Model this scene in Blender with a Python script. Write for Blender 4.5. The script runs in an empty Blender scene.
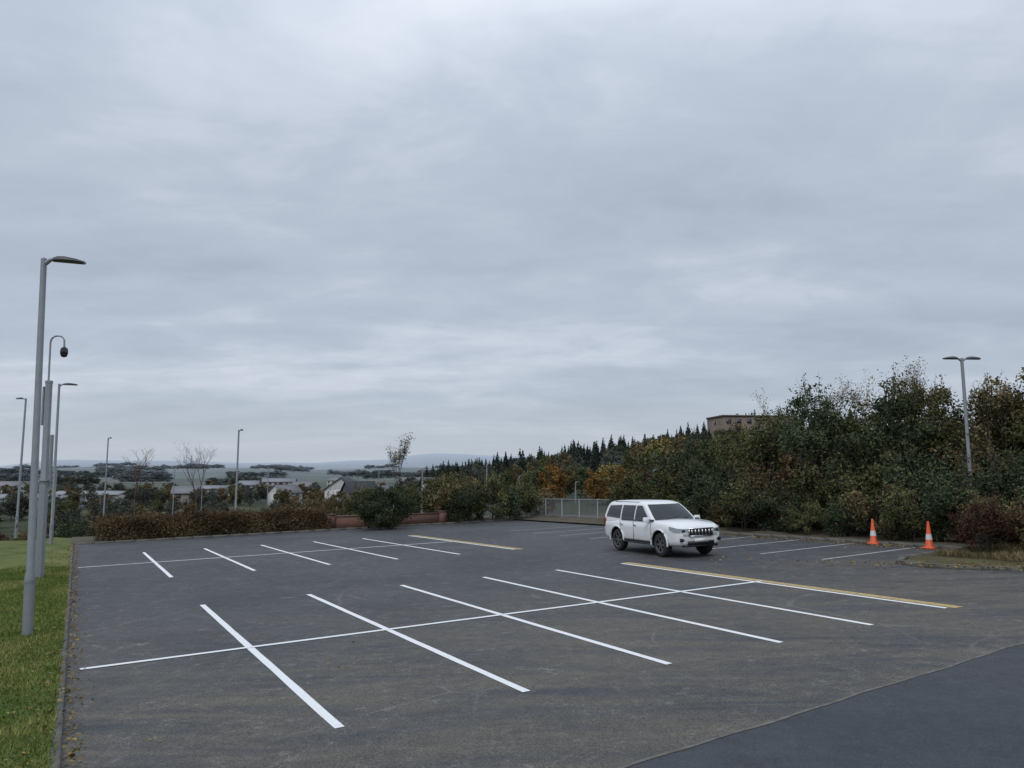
import bpy, math, random
import numpy as np
from mathutils import Vector, Matrix, noise as mnoise
random.seed(7)
SC = bpy.context.scene
COL = SC.collection
# ------------------------------------------------------------------ site frame
# the car park is a gently tilted plane; s runs along the bay lines, e across the bays
A0 = np.array([-7.0, 17.41]); E1 = np.array([0.4985, -0.8669]); E2 = np.array([0.8616, 0.5075])
def gz(x, y): return 0.0255*x - 0.0145*y
def SE(s, e, dz=0.0):
    p = A0 + s*E1 + e*E2
    return (float(p[0]), float(p[1]), float(gz(p[0], p[1]) + dz))
def toSE(x, y):
    dx = x-A0[0]; dy = y-A0[1]
    return dx*E1[0]+dy*E1[1], dx*E2[0]+dy*E2[1]
def sm(a, b, x):
    t = min(1, max(0, (x-a)/(b-a))); return t*t*(3-2*t)
def T(x, y):
    s, e = toSE(x, y); g = gz(x, y)-0.05
    q = max(0, -29-s, -16-e, e-42, s-60)
    r = math.hypot(x, y)
    k = x/(abs(y)+1.0)
    base = min(12, max(-8.5, -4+(k+.08)*41)) + 1.2*mnoise.noise(Vector((x*.012, y*.012, 3)))
    ql = 70 if k < -.1 else 150
    z = g + (base-g)*sm(0, ql, q)
    if r > 900:
        ang = math.atan2(x, y)
        h1 = 6 + 18*mnoise.noise(Vector((ang*9, 7.7, r*.0008)))
        h = 44 + 95*mnoise.noise(Vector((ang*3.3, 2.2, 0))) + 80*math.exp(-((ang+.05)/.12)**2) + 26*mnoise.noise(Vector((ang*14, 5, 0)))
        z = z*(1-sm(900, 2200, r)) + (h1*(1-sm(2600, 5200, r))+h*sm(2600, 5600, r))*sm(900, 2200, r)
    return z

# ------------------------------------------------------------------ materials
def newmat(name):
    m = bpy.data.materials.new(name); m.use_nodes = True
    nt = m.node_tree; b = nt.nodes['Principled BSDF']
    return m, nt, b
def N(nt, t, **kw):
    n = nt.nodes.new(t)
    for k, v in kw.items():
        setattr(n, k, v)
    return n
def simple(name, col, rough=.6, metal=0., var=.15, scale=6., bump=0., coat=0., spec=.5):
    m, nt, b = newmat(name)
    tc = N(nt, 'ShaderNodeTexCoord'); no = N(nt, 'ShaderNodeTexNoise')
    no.inputs['Scale'].default_value = scale; no.inputs['Detail'].default_value = 4
    nt.links.new(tc.outputs['Object'], no.inputs['Vector'])
    mx = N(nt, 'ShaderNodeMix', data_type='RGBA')
    mx.inputs['A'].default_value = (*[c*(1-var) for c in col], 1)
    mx.inputs['B'].default_value = (*[min(1, c*(1+var)) for c in col], 1)
    nt.links.new(no.outputs['Fac'], mx.inputs['Factor'])
    nt.links.new(mx.outputs['Result'], b.inputs['Base Color'])
    b.inputs['Roughness'].default_value = rough; b.inputs['Metallic'].default_value = metal
    b.inputs['Coat Weight'].default_value = coat; b.inputs['Specular IOR Level'].default_value = spec
    if bump:
        bp = N(nt, 'ShaderNodeBump'); bp.inputs['Strength'].default_value = bump
        nt.links.new(no.outputs['Fac'], bp.inputs['Height']); nt.links.new(bp.outputs['Normal'], b.inputs['Normal'])
    return m
def leafmat(name, c0, c1, c2, rand=.3, gain=1.0):
    m, nt, b = newmat(name)
    at = N(nt, 'ShaderNodeAttribute', attribute_name='tint')
    rp = N(nt, 'ShaderNodeValToRGB'); cr = rp.color_ramp
    cr.elements[0].position = 0; cr.elements[0].color = (*[c*gain for c in c0], 1)
    cr.elements[1].position = 1; cr.elements[1].color = (*[c*gain for c in c2], 1)
    e = cr.elements.new(.55); e.color = (*[c*gain for c in c1], 1)
    nt.links.new(at.outputs['Fac'], rp.inputs['Fac'])
    oi = N(nt, 'ShaderNodeObjectInfo')
    mr = N(nt, 'ShaderNodeMapRange'); mr.inputs['To Min'].default_value = 1-rand; mr.inputs['To Max'].default_value = 1+rand
    nt.links.new(oi.outputs['Random'], mr.inputs['Value'])
    vm = N(nt, 'ShaderNodeVectorMath', operation='SCALE')
    nt.links.new(rp.outputs['Color'], vm.inputs[0]); nt.links.new(mr.outputs['Result'], vm.inputs['Scale'])
    d = N(nt, 'ShaderNodeBsdfDiffuse'); nt.links.new(vm.outputs['Vector'], d.inputs['Color'])
    nt.links.new(d.outputs[0], nt.nodes['Material Output'].inputs['Surface']); nt.nodes.remove(b)
    return m

def asphalt(name, fresh):
    m, nt, b = newmat(name)
    tc = N(nt, 'ShaderNodeTexCoord'); L = nt.links.new
    def noise(scale, detail=6, rough=.6, vec=None, dist=0):
        n = N(nt, 'ShaderNodeTexNoise'); n.inputs['Scale'].default_value = scale
        n.inputs['Detail'].default_value = detail; n.inputs['Roughness'].default_value = rough; n.inputs['Distortion'].default_value = dist
        L(vec or tc.outputs['Object'], n.inputs['Vector']); return n
    def rng(sock, a, bb, lo, hi):
        r = N(nt, 'ShaderNodeMapRange'); L(sock, r.inputs['Value'])
        for k, v in zip(('From Min', 'From Max', 'To Min', 'To Max'), (a, bb, lo, hi)): r.inputs[k].default_value = v
        return r.outputs['Result']
    def math_(op, a, c):
        n = N(nt, 'ShaderNodeMath', operation=op)
        for i, s in enumerate((a, c)):
            if isinstance(s, (int, float)): n.inputs[i].default_value = s
            else: L(s, n.inputs[i])
        return n.outputs[0]
    def mix(f, a, c):
        n = N(nt, 'ShaderNodeMix', data_type='RGBA')
        if isinstance(f, float): n.inputs['Factor'].default_value = f
        else: L(f, n.inputs['Factor'])
        for k, s in (('A', a), ('B', c)):
            if isinstance(s, tuple): n.inputs[k].default_value = (*s, 1)
            else: L(s, n.inputs[k])
        return n.outputs['Result']
    dot = N(nt, 'ShaderNodeVectorMath', operation='DOT_PRODUCT'); L(tc.outputs['Object'], dot.inputs[0]); dot.inputs[1].default_value = (E1[0], E1[1], 0)
    s0 = float(A0 @ E1)
    s = math_('SUBTRACT', dot.outputs['Value'], s0)
    big = noise(.22, 3, .6, dist=.6); mid = noise(1.3, 4, .7); fine = noise(38, 2, .75); grit = noise(110, 1, .8); blot = noise(4.5, 4, .75, dist=.4)
    if fresh:
        base = mix(rng(big.outputs['Fac'], .35, .65, 0, 1), (.036, .041, .050), (.047, .051, .06))
        lo, hi = .65, 1.35
    else:
        mp = N(nt, 'ShaderNodeMapping'); mp.inputs['Rotation'].default_value = (0, 0, math.radians(-31)); mp.inputs['Scale'].default_value = (.35, 1.8, 1)
        L(tc.outputs['Object'], mp.inputs['Vector']); streak = noise(.8, 5, .7, mp.outputs[0], .5)
        base = mix(rng(big.outputs['Fac'], .36, .64, 0, 1), (.032, .036, .043), (.056, .058, .063))
        zone = rng(s, .5, 8.5, 0.08, 1.0)
        nb = rng(streak.outputs['Fac'], .34, .60, 0, 1)
        f = math_('MULTIPLY', zone, nb)
        base = mix(math_('MULTIPLY', f, .95), base, (.100, .089, .070))
        base = mix(math_('MULTIPLY', rng(mid.outputs['Fac'], .48, .68, 0, 1), .6), base, (.102, .098, .092))
        sp_ = math_('MULTIPLY', rng(blot.outputs['Fac'], .57, .69, 0, 1), rng(mid.outputs['Fac'], .42, .6, 0, .85))
        base = mix(sp_, base, (.155, .147, .132))
        # faint pale scuffs / hairline joints
        vo = N(nt, 'ShaderNodeTexVoronoi', feature='DISTANCE_TO_EDGE'); vo.inputs['Scale'].default_value = .55
        wv = N(nt, 'ShaderNodeMix', data_type='RGBA'); wv.inputs['Factor'].default_value = .45
        L(tc.outputs['Object'], wv.inputs['A']); L(big.outputs['Color'], wv.inputs['B']); L(wv.outputs['Result'], vo.inputs['Vector'])
        sc_ = math_('MULTIPLY', rng(vo.outputs['Distance'], 0.0, .010, 1, 0), rng(big.outputs['Fac'], .5, .6, 0, .55))
        base = mix(sc_, base, (.17, .16, .15))
        lo, hi = .45, 1.55
    sc = rng(fine.outputs['Fac'], .3, .7, lo, hi); sc2 = rng(grit.outputs['Fac'], .3, .7, .7, 1.3)
    sc3 = rng(blot.outputs['Fac'], .3, .7, .80, 1.20)
    vm = N(nt, 'ShaderNodeVectorMath', operation='SCALE'); L(base, vm.inputs[0]); L(math_('MULTIPLY', math_('MULTIPLY', sc, sc2), sc3), vm.inputs['Scale'])
    L(vm.outputs['Vector'], b.inputs['Base Color'])
    L(rng(mid.outputs['Fac'], .3, .7, .55, .8), b.inputs['Roughness'])
    b.inputs['Specular IOR Level'].default_value = .4
    bp = N(nt, 'ShaderNodeBump'); bp.inputs['Strength'].default_value = .6; bp.inputs['Distance'].default_value = .012
    L(fine.outputs['Fac'], bp.inputs['Height']); L(bp.outputs['Normal'], b.inputs['Normal'])
    return m
M_ASPH = asphalt('asphalt_lot', False); M_ROAD = asphalt('asphalt_road', True)

def paint(name, col, worn):
    m, nt, b = newmat(name); L = nt.links.new
    tc = N(nt, 'ShaderNodeTexCoord'); no = N(nt, 'ShaderNodeTexNoise'); no.inputs['Scale'].default_value = 14; no.inputs['Detail'].default_value = 6; no.inputs['Roughness'].default_value = .75
    L(tc.outputs['Object'], no.inputs['Vector'])
    rp = N(nt, 'ShaderNodeValToRGB'); rp.color_ramp.elements[0].position = worn; rp.color_ramp.elements[1].position = worn+.12
    rp.color_ramp.elements[0].color = (*[c*.35 for c in col], 1); rp.color_ramp.elements[1].color = (*col, 1)
    L(no.outputs['Fac'], rp.inputs['Fac']); L(rp.outputs['Color'], b.inputs['Base Color']); b.inputs['Roughness'].default_value = .7
    return m
M_WHITE = paint('line_white', (.78, .79, .80), .28)
M_WHITE_OLD = paint('line_white_old', (.52, .53, .53), .40)
M_YEL = paint('line_yellow', (.46, .34, .14), .36)

M_METAL = simple('galvanised_steel', (.27, .29, .31), .5, .4, .15, 9)
M_METALD = simple('lamp_head_grey', (.06, .065, .07), .45, .2)
M_BLACK = simple('black_plastic', (.015, .015, .017), .5)
M_KERB = simple('concrete_kerb', (.12, .115, .10), .9, 0, .4, 5, .3)
M_BARK = simple('bark', (.055, .045, .035), .9, 0, .3, 20)
M_TWIG = simple('twig_red', (.10, .065, .055), .9, 0, .3, 20)
M_SOIL = simple('leaf_litter_soil', (.07, .058, .035), .95, 0, .5, 3, .4)

# ------------------------------------------------------------------ mesh builders
def obj(name, me, parent=None, mats=(), loc=None):
    o = bpy.data.objects.new(name, me); COL.objects.link(o)
    if me is not None:
        for m in mats:
            me.materials.append(m)
    if parent: o.parent = parent
    if loc is not None: o.location = loc
    return o
def empty(name, loc=(0, 0, 0), rz=0):
    o = bpy.data.objects.new(name, None); COL.objects.link(o); o.location = loc; o.rotation_euler = (0, 0, rz); o.empty_display_size = .3
    return o
class Q:
    def __init__(s): s.V = []; s.F = []; s.M = []; s.T = []; s.n = 0
    def add(s, V, F, mi=0, t=.5):
        V = np.asarray(V, float); F = np.asarray(F, int)
        s.V.append(V); s.F.append(F+s.n); s.M.append(np.full(len(F), mi)); 
        s.T.append(np.broadcast_to(np.asarray(t, float), (len(V),)).copy()); s.n += len(V)
    def tube(s, pts, rad, n=6, mi=0, cap=False):
        pts = [Vector(p) for p in pts]; V = []
        for i, p in enumerate(pts):
            d = (pts[min(i+1, len(pts)-1)]-pts[max(i-1, 0)]).normalized()
            a = d.orthogonal().normalized() if abs(d.z) < .95 else Vector((1, 0, 0)); a = (a-d*a.dot(d)).normalized(); b = d.cross(a)
            for j in range(n):
                t = 2*math.pi*j/n; V.append(p+(a*math.cos(t)+b*math.sin(t))*rad[i])
        F = []
        for i in range(len(pts)-1):
            for j in range(n):
                F.append((i*n+j, i*n+(j+1) % n, (i+1)*n+(j+1) % n, (i+1)*n+j))
        if cap and n % 2 == 0:
            for base in (0, (len(pts)-1)*n):
                for j in range(n//2-1):
                    F.append((base+j, base+j+1, base+n-2-j, base+n-1-j))
        s.add([tuple(v) for v in V], F, mi)
    def box(s, c, d, ang=0, mi=0, taper=(1, 1), M=None):
        V = []
        for z, k in ((-.5, (1, 1)), (.5, taper)):
            for x, y in ((-.5, -.5), (.5, -.5), (.5, .5), (-.5, .5)):
                px, py = x*d[0]*k[0], y*d[1]*k[1]
                v = Vector((px*math.cos(ang)-py*math.sin(ang), px*math.sin(ang)+py*math.cos(ang), z*d[2]))
                if M is not None: v = M @ v
                V.append((c[0]+v.x, c[1]+v.y, c[2]+v.z))
        s.add(V, [(3, 2, 1, 0), (4, 5, 6, 7), (0, 1, 5, 4), (1, 2, 6, 5), (2, 3, 7, 6), (3, 0, 4, 7)], mi)
    def lathe(s, prof, n=28, c=(0, 0, 0), axis='y', mi=0):
        V = []; F = []
        for r, h in prof:
            for j in range(n):
                t = 2*math.pi*j/n; a, b = r*math.cos(t), r*math.sin(t)
                V.append((c[0]+a, c[1]+h, c[2]+b) if axis == 'y' else (c[0]+a, c[1]+b, c[2]+h))
        for i in range(len(prof)-1):
            for j in range(n):
                F.append((i*n+j, i*n+(j+1) % n, (i+1)*n+(j+1) % n, (i+1)*n+j))
        s.add(V, F, mi)
    def leaves(s, P, size, tint, rs, mi=1, flat=0., asp=.55):
        P = np.asarray(P); n = len(P)
        a = rs.normal(size=(n, 3)); b = rs.normal(size=(n, 3)); 
        if flat: a[:, 2] *= (1-flat); b[:, 2] *= (1-flat)
        a /= np.linalg.norm(a, axis=1)[:, None]; w = np.cross(a, b); w = w if not flat else np.cross(a, np.cross(a, b)+rs.normal(size=(n, 3))*.2)
        w /= np.linalg.norm(w, axis=1)[:, None]+1e-9
        sz = np.broadcast_to(size, (n,))[:, None]
        V = np.stack([P-a*sz, P+w*sz*asp, P+a*sz, P-w*sz*asp], 1).reshape(-1, 3)
        F = np.arange(4*n).reshape(n, 4)
        s.add(V, F, mi, np.repeat(np.broadcast_to(tint, (n,)), 4))
    def mesh(s, name, smooth=False):
        V = np.concatenate(s.V); F = np.concatenate(s.F); Mi = np.concatenate(s.M); Ti = np.concatenate(s.T)
        me = bpy.data.meshes.new(name); me.vertices.add(len(V)); me.vertices.foreach_set('co', V.ravel())
        me.loops.add(F.size); me.loops.foreach_set('vertex_index', F.ravel().astype(np.int32))
        me.polygons.add(len(F)); me.polygons.foreach_set('loop_start', np.arange(0, F.size, 4).astype(np.int32))
        me.polygons.foreach_set('material_index', Mi.astype(np.int32))
        at = me.attributes.new('tint', 'FLOAT', 'POINT'); at.data.foreach_set('value', Ti.astype(np.float32))
        me.update(calc_edges=True)
        if smooth:
            me.polygons.foreach_set('use_smooth', np.ones(len(F), bool)); me.set_sharp_from_angle(angle=math.radians(38))
        return me

# ------------------------------------------------------------------ terrain
def build_terrain():
    nA = 300
    rings = [0.0]+[2.0*(1.085**i) for i in range(0, 102)]
    rings = [r for r in rings if r < 9000]
    V = []; F = []
    for r in rings:
        for j in range(nA):
            t = 2*math.pi*j/nA; x = r*math.sin(t); y = r*math.cos(t); V.append((x, y, T(x, y)))
    for i in range(len(rings)-1):
        for j in range(nA):
            F.append((i*nA+j, (i+1)*nA+j, (i+1)*nA+(j+1) % nA, i*nA+(j+1) % nA))
    q = Q(); q.add(V, F); me = q.mesh('terrain', False); me.polygons.foreach_set('use_smooth', np.ones(len(F), bool))
    m, nt, b = newmat('countryside_hazed'); L = nt.links.new
    tc = N(nt, 'ShaderNodeTexCoord')
    vo = N(nt, 'ShaderNodeTexVoronoi'); vo.inputs['Scale'].default_value = .006; L(tc.outputs['Object'], vo.inputs['Vector'])
    no = N(nt, 'ShaderNodeTexNoise'); no.inputs['Scale'].default_value = .012; no.inputs['Detail'].default_value = 7; L(tc.outputs['Object'], no.inputs['Vector'])
    r1 = N(nt, 'ShaderNodeValToRGB'); cr = r1.color_ramp; cr.elements[0].position = .38; cr.elements[1].position = .62; cr.elements[0].color = (.02, .03, .02, 1); cr.elements[1].color = (.12, .125, .07, 1)
    L(no.outputs['Fac'], r1.inputs['Fac'])
    sp = N(nt, 'ShaderNodeSeparateColor'); L(vo.outputs['Color'], sp.inputs[0])
    mx = N(nt, 'ShaderNodeMix', data_type='RGBA'); L(sp.outputs[0], mx.inputs['Factor']); L(r1.outputs['Color'], mx.inputs['A']); mx.inputs['B'].default_value = (.045, .058, .045, 1)
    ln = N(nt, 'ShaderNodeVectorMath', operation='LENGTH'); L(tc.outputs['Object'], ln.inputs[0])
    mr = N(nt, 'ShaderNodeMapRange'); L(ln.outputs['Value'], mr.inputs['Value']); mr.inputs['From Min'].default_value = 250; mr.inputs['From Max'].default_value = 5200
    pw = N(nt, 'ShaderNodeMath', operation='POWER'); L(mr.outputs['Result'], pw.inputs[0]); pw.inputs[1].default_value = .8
    m2 = N(nt, 'ShaderNodeMix', data_type='RGBA'); L(pw.outputs[0], m2.inputs['Factor']); L(mx.outputs['Result'], m2.inputs['A']); m2.inputs['B'].default_value = (.40, .45, .51, 1)  # distance haze painted into the ground colour, paler and bluer further out
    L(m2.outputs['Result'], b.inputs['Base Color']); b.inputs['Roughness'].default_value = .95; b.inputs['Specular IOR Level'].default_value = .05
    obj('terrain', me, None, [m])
build_terrain()

def sheet(name, poly, dz, mat):
    me = bpy.data.meshes.new(name)
    me.from_pydata([SE(s, e, dz) for s, e in poly], [], [tuple(range(len(poly)))]); me.update()
    if me.polygons[0].normal.z < 0: me.flip_normals()
    return obj(name, me, None, [mat])
RIGHT = [(-25.2, 25.2), (-15, 25.2), (-13.4, 22.9), (4.6, 22.7), (4.9, 18.9), (5.4, 17.7), (6.4, 17.4), (7.6, 17.9), (9, 19.0), (13, 21.6), (20, 25.8), (45, 40)]
sheet('car_park_tarmac', [(45, -2.6), (-25.2, -2.6)]+RIGHT, 0.0, M_ASPH)
def SM(e): return 13.05-.058*e+.012*math.sin(e*1.9)+.01*math.sin(e*5.3)
seam = [(45, -2.58)]+[(SM(e), e) for e in np.arange(-2.58, 21.0, .4)]+[(20, 25.7), (45, 39.8)]
sheet('access_road', seam, 0.006, M_ROAD)
# tar joint between old and new surfacing
def strip(q, pts, w, dz, mi=0):
    P = [np.array(p) for p in pts]; V = []; F = []
    for i, p in enumerate(P):
        d = P[min(i+1, len(P)-1)]-P[max(i-1, 0)]; d = d/np.linalg.norm(d); n = np.array([-d[1], d[0]])*w/2
        V.append(SE(*(p+n), dz)); V.append(SE(*(p-n), dz))
    for i in range(len(P)-1): F.append((2*i, 2*i+1, 2*i+3, 2*i+2))
    q.add(V, F, mi)
q = Q(); strip(q, [(SM(e)-.02, e) for e in np.arange(-2.5, 20.9, .2)], .05, .011)
obj('tarmac_joint', q.mesh('tarmac_joint'), None, [simple('joint_grit', (.12, .115, .10), .9, 0, .8, 8)])

# bay markings
def line(q, s0, e0, s1, e1, w, dz, mi):
    n = max(2, int(math.hypot(s1-s0, e1-e0)/.6)); rr = random.Random(int(s0*31+e0*17))
    d = np.array([s1-s0, e1-e0]); d = d/np.linalg.norm(d); nn = np.array([-d[1], d[0]])
    V = []; F = []
    for i in range(n+1):
        p = np.array([s0, e0])+(np.array([s1, e1])-np.array([s0, e0]))*i/n
        a = w/2+rr.uniform(-.004, .004); b = w/2+rr.uniform(-.004, .004)
        V.append(SE(*(p+nn*a), dz)); V.append(SE(*(p-nn*b), dz))
    for i in range(n): F.append((2*i, 2*i+2, 2*i+3, 2*i+1))
    q.add(V, F, mi)
q = Q(); W = 2.405; w = .115
DE = ((0, -.03, -.09, -.19, -.31, -.22), (0, 0, 0, 0, 0, 0))
for blk, (sa, sb, sx) in enumerate(((0.0, 10.3, 5.42), (-17.2, -6.4, -11.95))):
    for k in range(6):
        e = k*W
        line(q, sa, e, sb-(.15 if k == 5 else 0), e+DE[blk][k], w, .005, 0)
    line(q, sx, -2.42, sx, 5*W+ (.1 if blk == 0 else 0), w, .009, 0)
    line(q, sa-.1, 5*W+.25, sb-.05, 5*W+.25+DE[blk][5], .27, .004, 2)
for k in range(-2, 9):
    s = 3.35-2.4*k-0
    if s > 4: continue
    line(q, s, 17.1, s-.25, 22.3, .10, .005, 1)
obj('bay_markings', q.mesh('bay_markings'), None, [M_WHITE, M_WHITE_OLD, M_YEL])

# kerbs
def kerb(name, pts, h=.1, w=.125, off=0):
    q = Q(); rr = random.Random(3)
    for (a, b) in zip(pts[:-1], pts[1:]):
        a = np.array(a, float); b = np.array(b, float); L = np.linalg.norm(b-a); n = max(1, round(L/.915)); d = (b-a)/L
        ps = d[0]*E1+d[1]*E2; ang = math.atan2(ps[1], ps[0])
        for i in range(n):
            c = a+d*L*(i+.5)/n; x, y, z = SE(c[0], c[1])
            q.box((x, y, z+h/2-.03+rr.uniform(-.006, .006)), (L/n-.01, w, h+.06), ang+rr.uniform(-.004, .004))
    return obj(name, q.mesh(name), None, [M_KERB])
kerb('kerb', [(45, -2.645), (-25.3, -2.645)], .045, .09)
kerb('kerb', [(-25.3, -2.6), (-25.3, 25.3)], .09)
kerb('kerb', RIGHT[1:], .10)

# grass verge
def bumpy(name, s0, s1, e0, e1, ds, de, dz, amp, mat, edge=1.5):
    S = np.linspace(s0, s1, int(abs(s1-s0)/ds)+1); E = np.linspace(e0, e1, int(abs(e1-e0)/de)+1); V = []; F = []
    for s in S:
        for e in E:
            x, y, z = SE(s, e, 0)
            f = sm(0, edge, abs(e-e1))*sm(0, edge, abs(s-s0))
            z = z-.25+(dz+.25+amp*mnoise.noise(Vector((x*.6, y*.6, 0)))*sm(0, .8, abs(e-e0)))*f
            V.append((x, y, z))
    n = len(E)
    for i in range(len(S)-1):
        for j in range(n-1): F.append((i*n+j, i*n+j+1, (i+1)*n+j+1, (i+1)*n+j))
    q = Q(); q.add(V, F); me = q.mesh(name); me.polygons.foreach_set('use_smooth', np.ones(len(F), bool))
    return obj(name, me, None, [mat])
def grassmat(name, ca, cbb):
    m, nt, b = newmat(name); L = nt.links.new
    tc = N(nt, 'ShaderNodeTexCoord')
    n1 = N(nt, 'ShaderNodeTexNoise'); n1.inputs['Scale'].default_value = .9; n1.inputs['Detail'].default_value = 6; L(tc.outputs['Object'], n1.inputs['Vector'])
    n2 = N(nt, 'ShaderNodeTexNoise'); n2.inputs['Scale'].default_value = 30; n2.inputs['Detail'].default_value = 3; L(tc.outputs['Object'], n2.inputs['Vector'])
    r = N(nt, 'ShaderNodeValToRGB'); r.color_ramp.elements[0].position = .35; r.color_ramp.elements[1].position = .68
    r.color_ramp.elements[0].color = (*ca, 1); r.color_ramp.elements[1].color = (*cbb, 1); L(n1.outputs['Fac'], r.inputs['Fac'])
    mr = N(nt, 'ShaderNodeMapRange'); L(n2.outputs['Fac'], mr.inputs['Value']); mr.inputs['From Min'].default_value = .3; mr.inputs['From Max'].default_value = .7; mr.inputs['To Min'].default_value = .55; mr.inputs['To Max'].default_value = 1.35
    vm = N(nt, 'ShaderNodeVectorMath', operation='SCALE'); L(r.outputs['Color'], vm.inputs[0]); L(mr.outputs['Result'], vm.inputs['Scale'])
    L(vm.outputs['Vector'], b.inputs['Base Color']); b.inputs['Roughness'].default_value = .9; b.inputs['Specular IOR Level'].default_value = .1
    bp = N(nt, 'ShaderNodeBump'); bp.inputs['Strength'].default_value = .6; bp.inputs['Distance'].default_value = .03; L(n2.outputs['Fac'], bp.inputs['Height']); L(bp.outputs['Normal'], b.inputs['Normal'])
    return m
M_GR = grassmat('grass_ground', (.075, .11, .030), (.16, .165, .06)); M_GR2 = grassmat('dry_grass_ground', (.075, .06, .035), (.12, .115, .055))
bumpy('grass_verge', -33, 30, -2.69, -18, .5, .4, .05, .12, M_GR, 2)
bumpy('planting_bed', -27, 12, 22.85, 46, .5, .5, .08, .25, M_SOIL, 1)
bumpy('hedge_bed', -33, -25.4, -2.7, 27, .5, .5, .06, .1, M_SOIL, .8)
isl = [(4.75, 22.6), (5.0, 19.0), (5.5, 17.9), (6.4, 17.6), (7.5, 18.1), (8.9, 19.2), (12.9, 21.8), (20, 26.0), (45, 40.5), (45, 60), (4.75, 60)]
sheet('grass_island', isl, .07, M_GR2)

rs = np.random.RandomState(5)
def ptsSE(s, e, dz):
    x = A0[0]+s*E1[0]+e*E2[0]; y = A0[1]+s*E1[1]+e*E2[1]
    return np.stack([x, y, .0255*x-.0145*y+dz], 1)
M_GRASSL = leafmat('grass_blades', (.085, .13, .032), (.15, .195, .052), (.28, .265, .105), .0)
M_GRASSD = leafmat('dry_grass_blades', (.08, .07, .035), (.14, .12, .065), (.23, .18, .10), .0)
def grass(name, S, E, n, h, base_amp=True, mat=None, z0=.05, wdt=.006):
    s = rs.uniform(*S, n); e = rs.uniform(*E, n)
    P = ptsSE(s, e, z0)
    if base_amp:
        P[:, 2] += np.array([.12*mnoise.noise(Vector((p[0]*.6, p[1]*.6, 0)))*sm(0, .8, abs(ee+2.73)) for p, ee in zip(P, e)])
    patch = np.array([mnoise.noise(Vector((p[0]*.9, p[1]*.9, 8))) for p in P])
    hh = h*rs.uniform(.5, 1.3, n)*(1+.7*patch)
    lean = rs.normal(size=(n, 3))*.45; lean[:, 2] = 1
    side = rs.normal(size=(n, 3)); side[:, 2] = 0; side /= np.linalg.norm(side, axis=1)[:, None]
    wd = wdt*rs.uniform(.7, 1.6, n)[:, None]
    tip = P+lean*hh[:, None]; mid = P+lean*hh[:, None]*.5
    V = np.stack([P, mid+side*wd, tip, mid-side*wd], 1).reshape(-1, 3)
    q = Q(); q.add(V, np.arange(4*n).reshape(n, 4), 0, np.repeat(np.clip(.45+patch*.8+rs.normal(size=n)*.2, 0, 1), 4))
    obj(name, q.mesh(name), None, [mat or M_GRASSL])
grass('grass', (-12, 12), (-6.5, -2.66), 110000, .06)
grass('dry_grass', (5.2, 14), (19.6, 27), 26000, .16, False, M_GRASSD, .06, .012)
# fallen leaves
M_FALL = leafmat('fallen_leaf', (.08, .05, .025), (.20, .14, .055), (.34, .27, .10), 0)
q = Q()
s = rs.uniform(-24, 12, 1700); e = -2.55-np.abs(rs.normal(size=1700))*.5+.12
q.leaves(ptsSE(s, e, .075), rs.uniform(.018, .035, 1700), rs.uniform(0, 1, 1700), rs, 0, flat=.85, asp=.7)
s = rs.uniform(-24, 12, 900); e = -2.58+np.abs(rs.normal(size=900))*.12
q.leaves(ptsSE(s, e, .014), rs.uniform(.012, .03, 900), rs.uniform(0, .8, 900), rs, 0, flat=.92, asp=.7)
s = rs.uniform(-10, 7, 1500); e = 22.6-np.abs(rs.normal(size=1500))*.5
q.leaves(ptsSE(s, e, .015), rs.uniform(.02, .05, 1500), rs.uniform(0, 1, 1500), rs, 0, flat=.9, asp=.7)
s = 8+rs.normal(size=900)*3; e = 18.2+(s-8)*.6+rs.normal(size=900)*.5
q.leaves(ptsSE(s, e, .10), rs.uniform(.02, .05, 900), rs.uniform(0, 1, 900), rs, 0, flat=.9, asp=.7)
s = rs.uniform(-24, 12, 200); e = rs.uniform(-2.4, 22, 200)
q.leaves(ptsSE(s, e, .015), rs.uniform(.012, .025, 200), rs.uniform(0, 1, 200), rs, 0, flat=.9, asp=.7)
obj('fallen_leaves', q.mesh('fallen_leaves'), None, [M_FALL])

# ------------------------------------------------------------------ vegetation
g_ = 1.65
LM = {
 'olive': leafmat('leaf_olive', (.030, .034, .017), (.060, .066, .029), (.115, .105, .050), gain=g_),
 'dark': leafmat('leaf_dark_green', (.019, .027, .017), (.036, .048, .026), (.066, .078, .040), gain=g_),
 'bronze': leafmat('leaf_bronze', (.038, .033, .019), (.082, .068, .036), (.14, .108, .055), gain=g_),
 'orange': leafmat('leaf_orange', (.09, .05, .018), (.22, .125, .040), (.34, .21, .075), gain=1.0),
 'yellow': leafmat('leaf_yellow', (.08, .07, .03), (.165, .14, .055), (.26, .22, .09)),
 'red': leafmat('leaf_red', (.04, .024, .018), (.085, .045, .034), (.13, .075, .05), gain=1.1),
 'hedge': leafmat('leaf_hedge', (.035, .027, .015), (.082, .056, .032), (.12, .10, .05), gain=1.3),
 'con': leafmat('needle_far_hazed', (.032, .044, .038), (.056, .072, .060), (.09, .102, .082), .3),  # from here down: distance haze painted into needle and leaf colours
 'fard': leafmat('leaf_far_hazed', (.05, .062, .055), (.085, .094, .078), (.13, .128, .10), .35),
 'faro': leafmat('leaf_far_autumn_hazed', (.08, .065, .042), (.15, .11, .06), (.22, .17, .085), .3),
 'haze': leafmat('leaf_haze', (.11, .13, .135), (.15, .17, .18), (.19, .205, .21), .25),  # stronger haze tint in the leaf colour for the remote valley trees
 'hazier': leafmat('leaf_hazier', (.19, .22, .245), (.23, .26, .285), (.27, .295, .32), .15),
}
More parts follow.
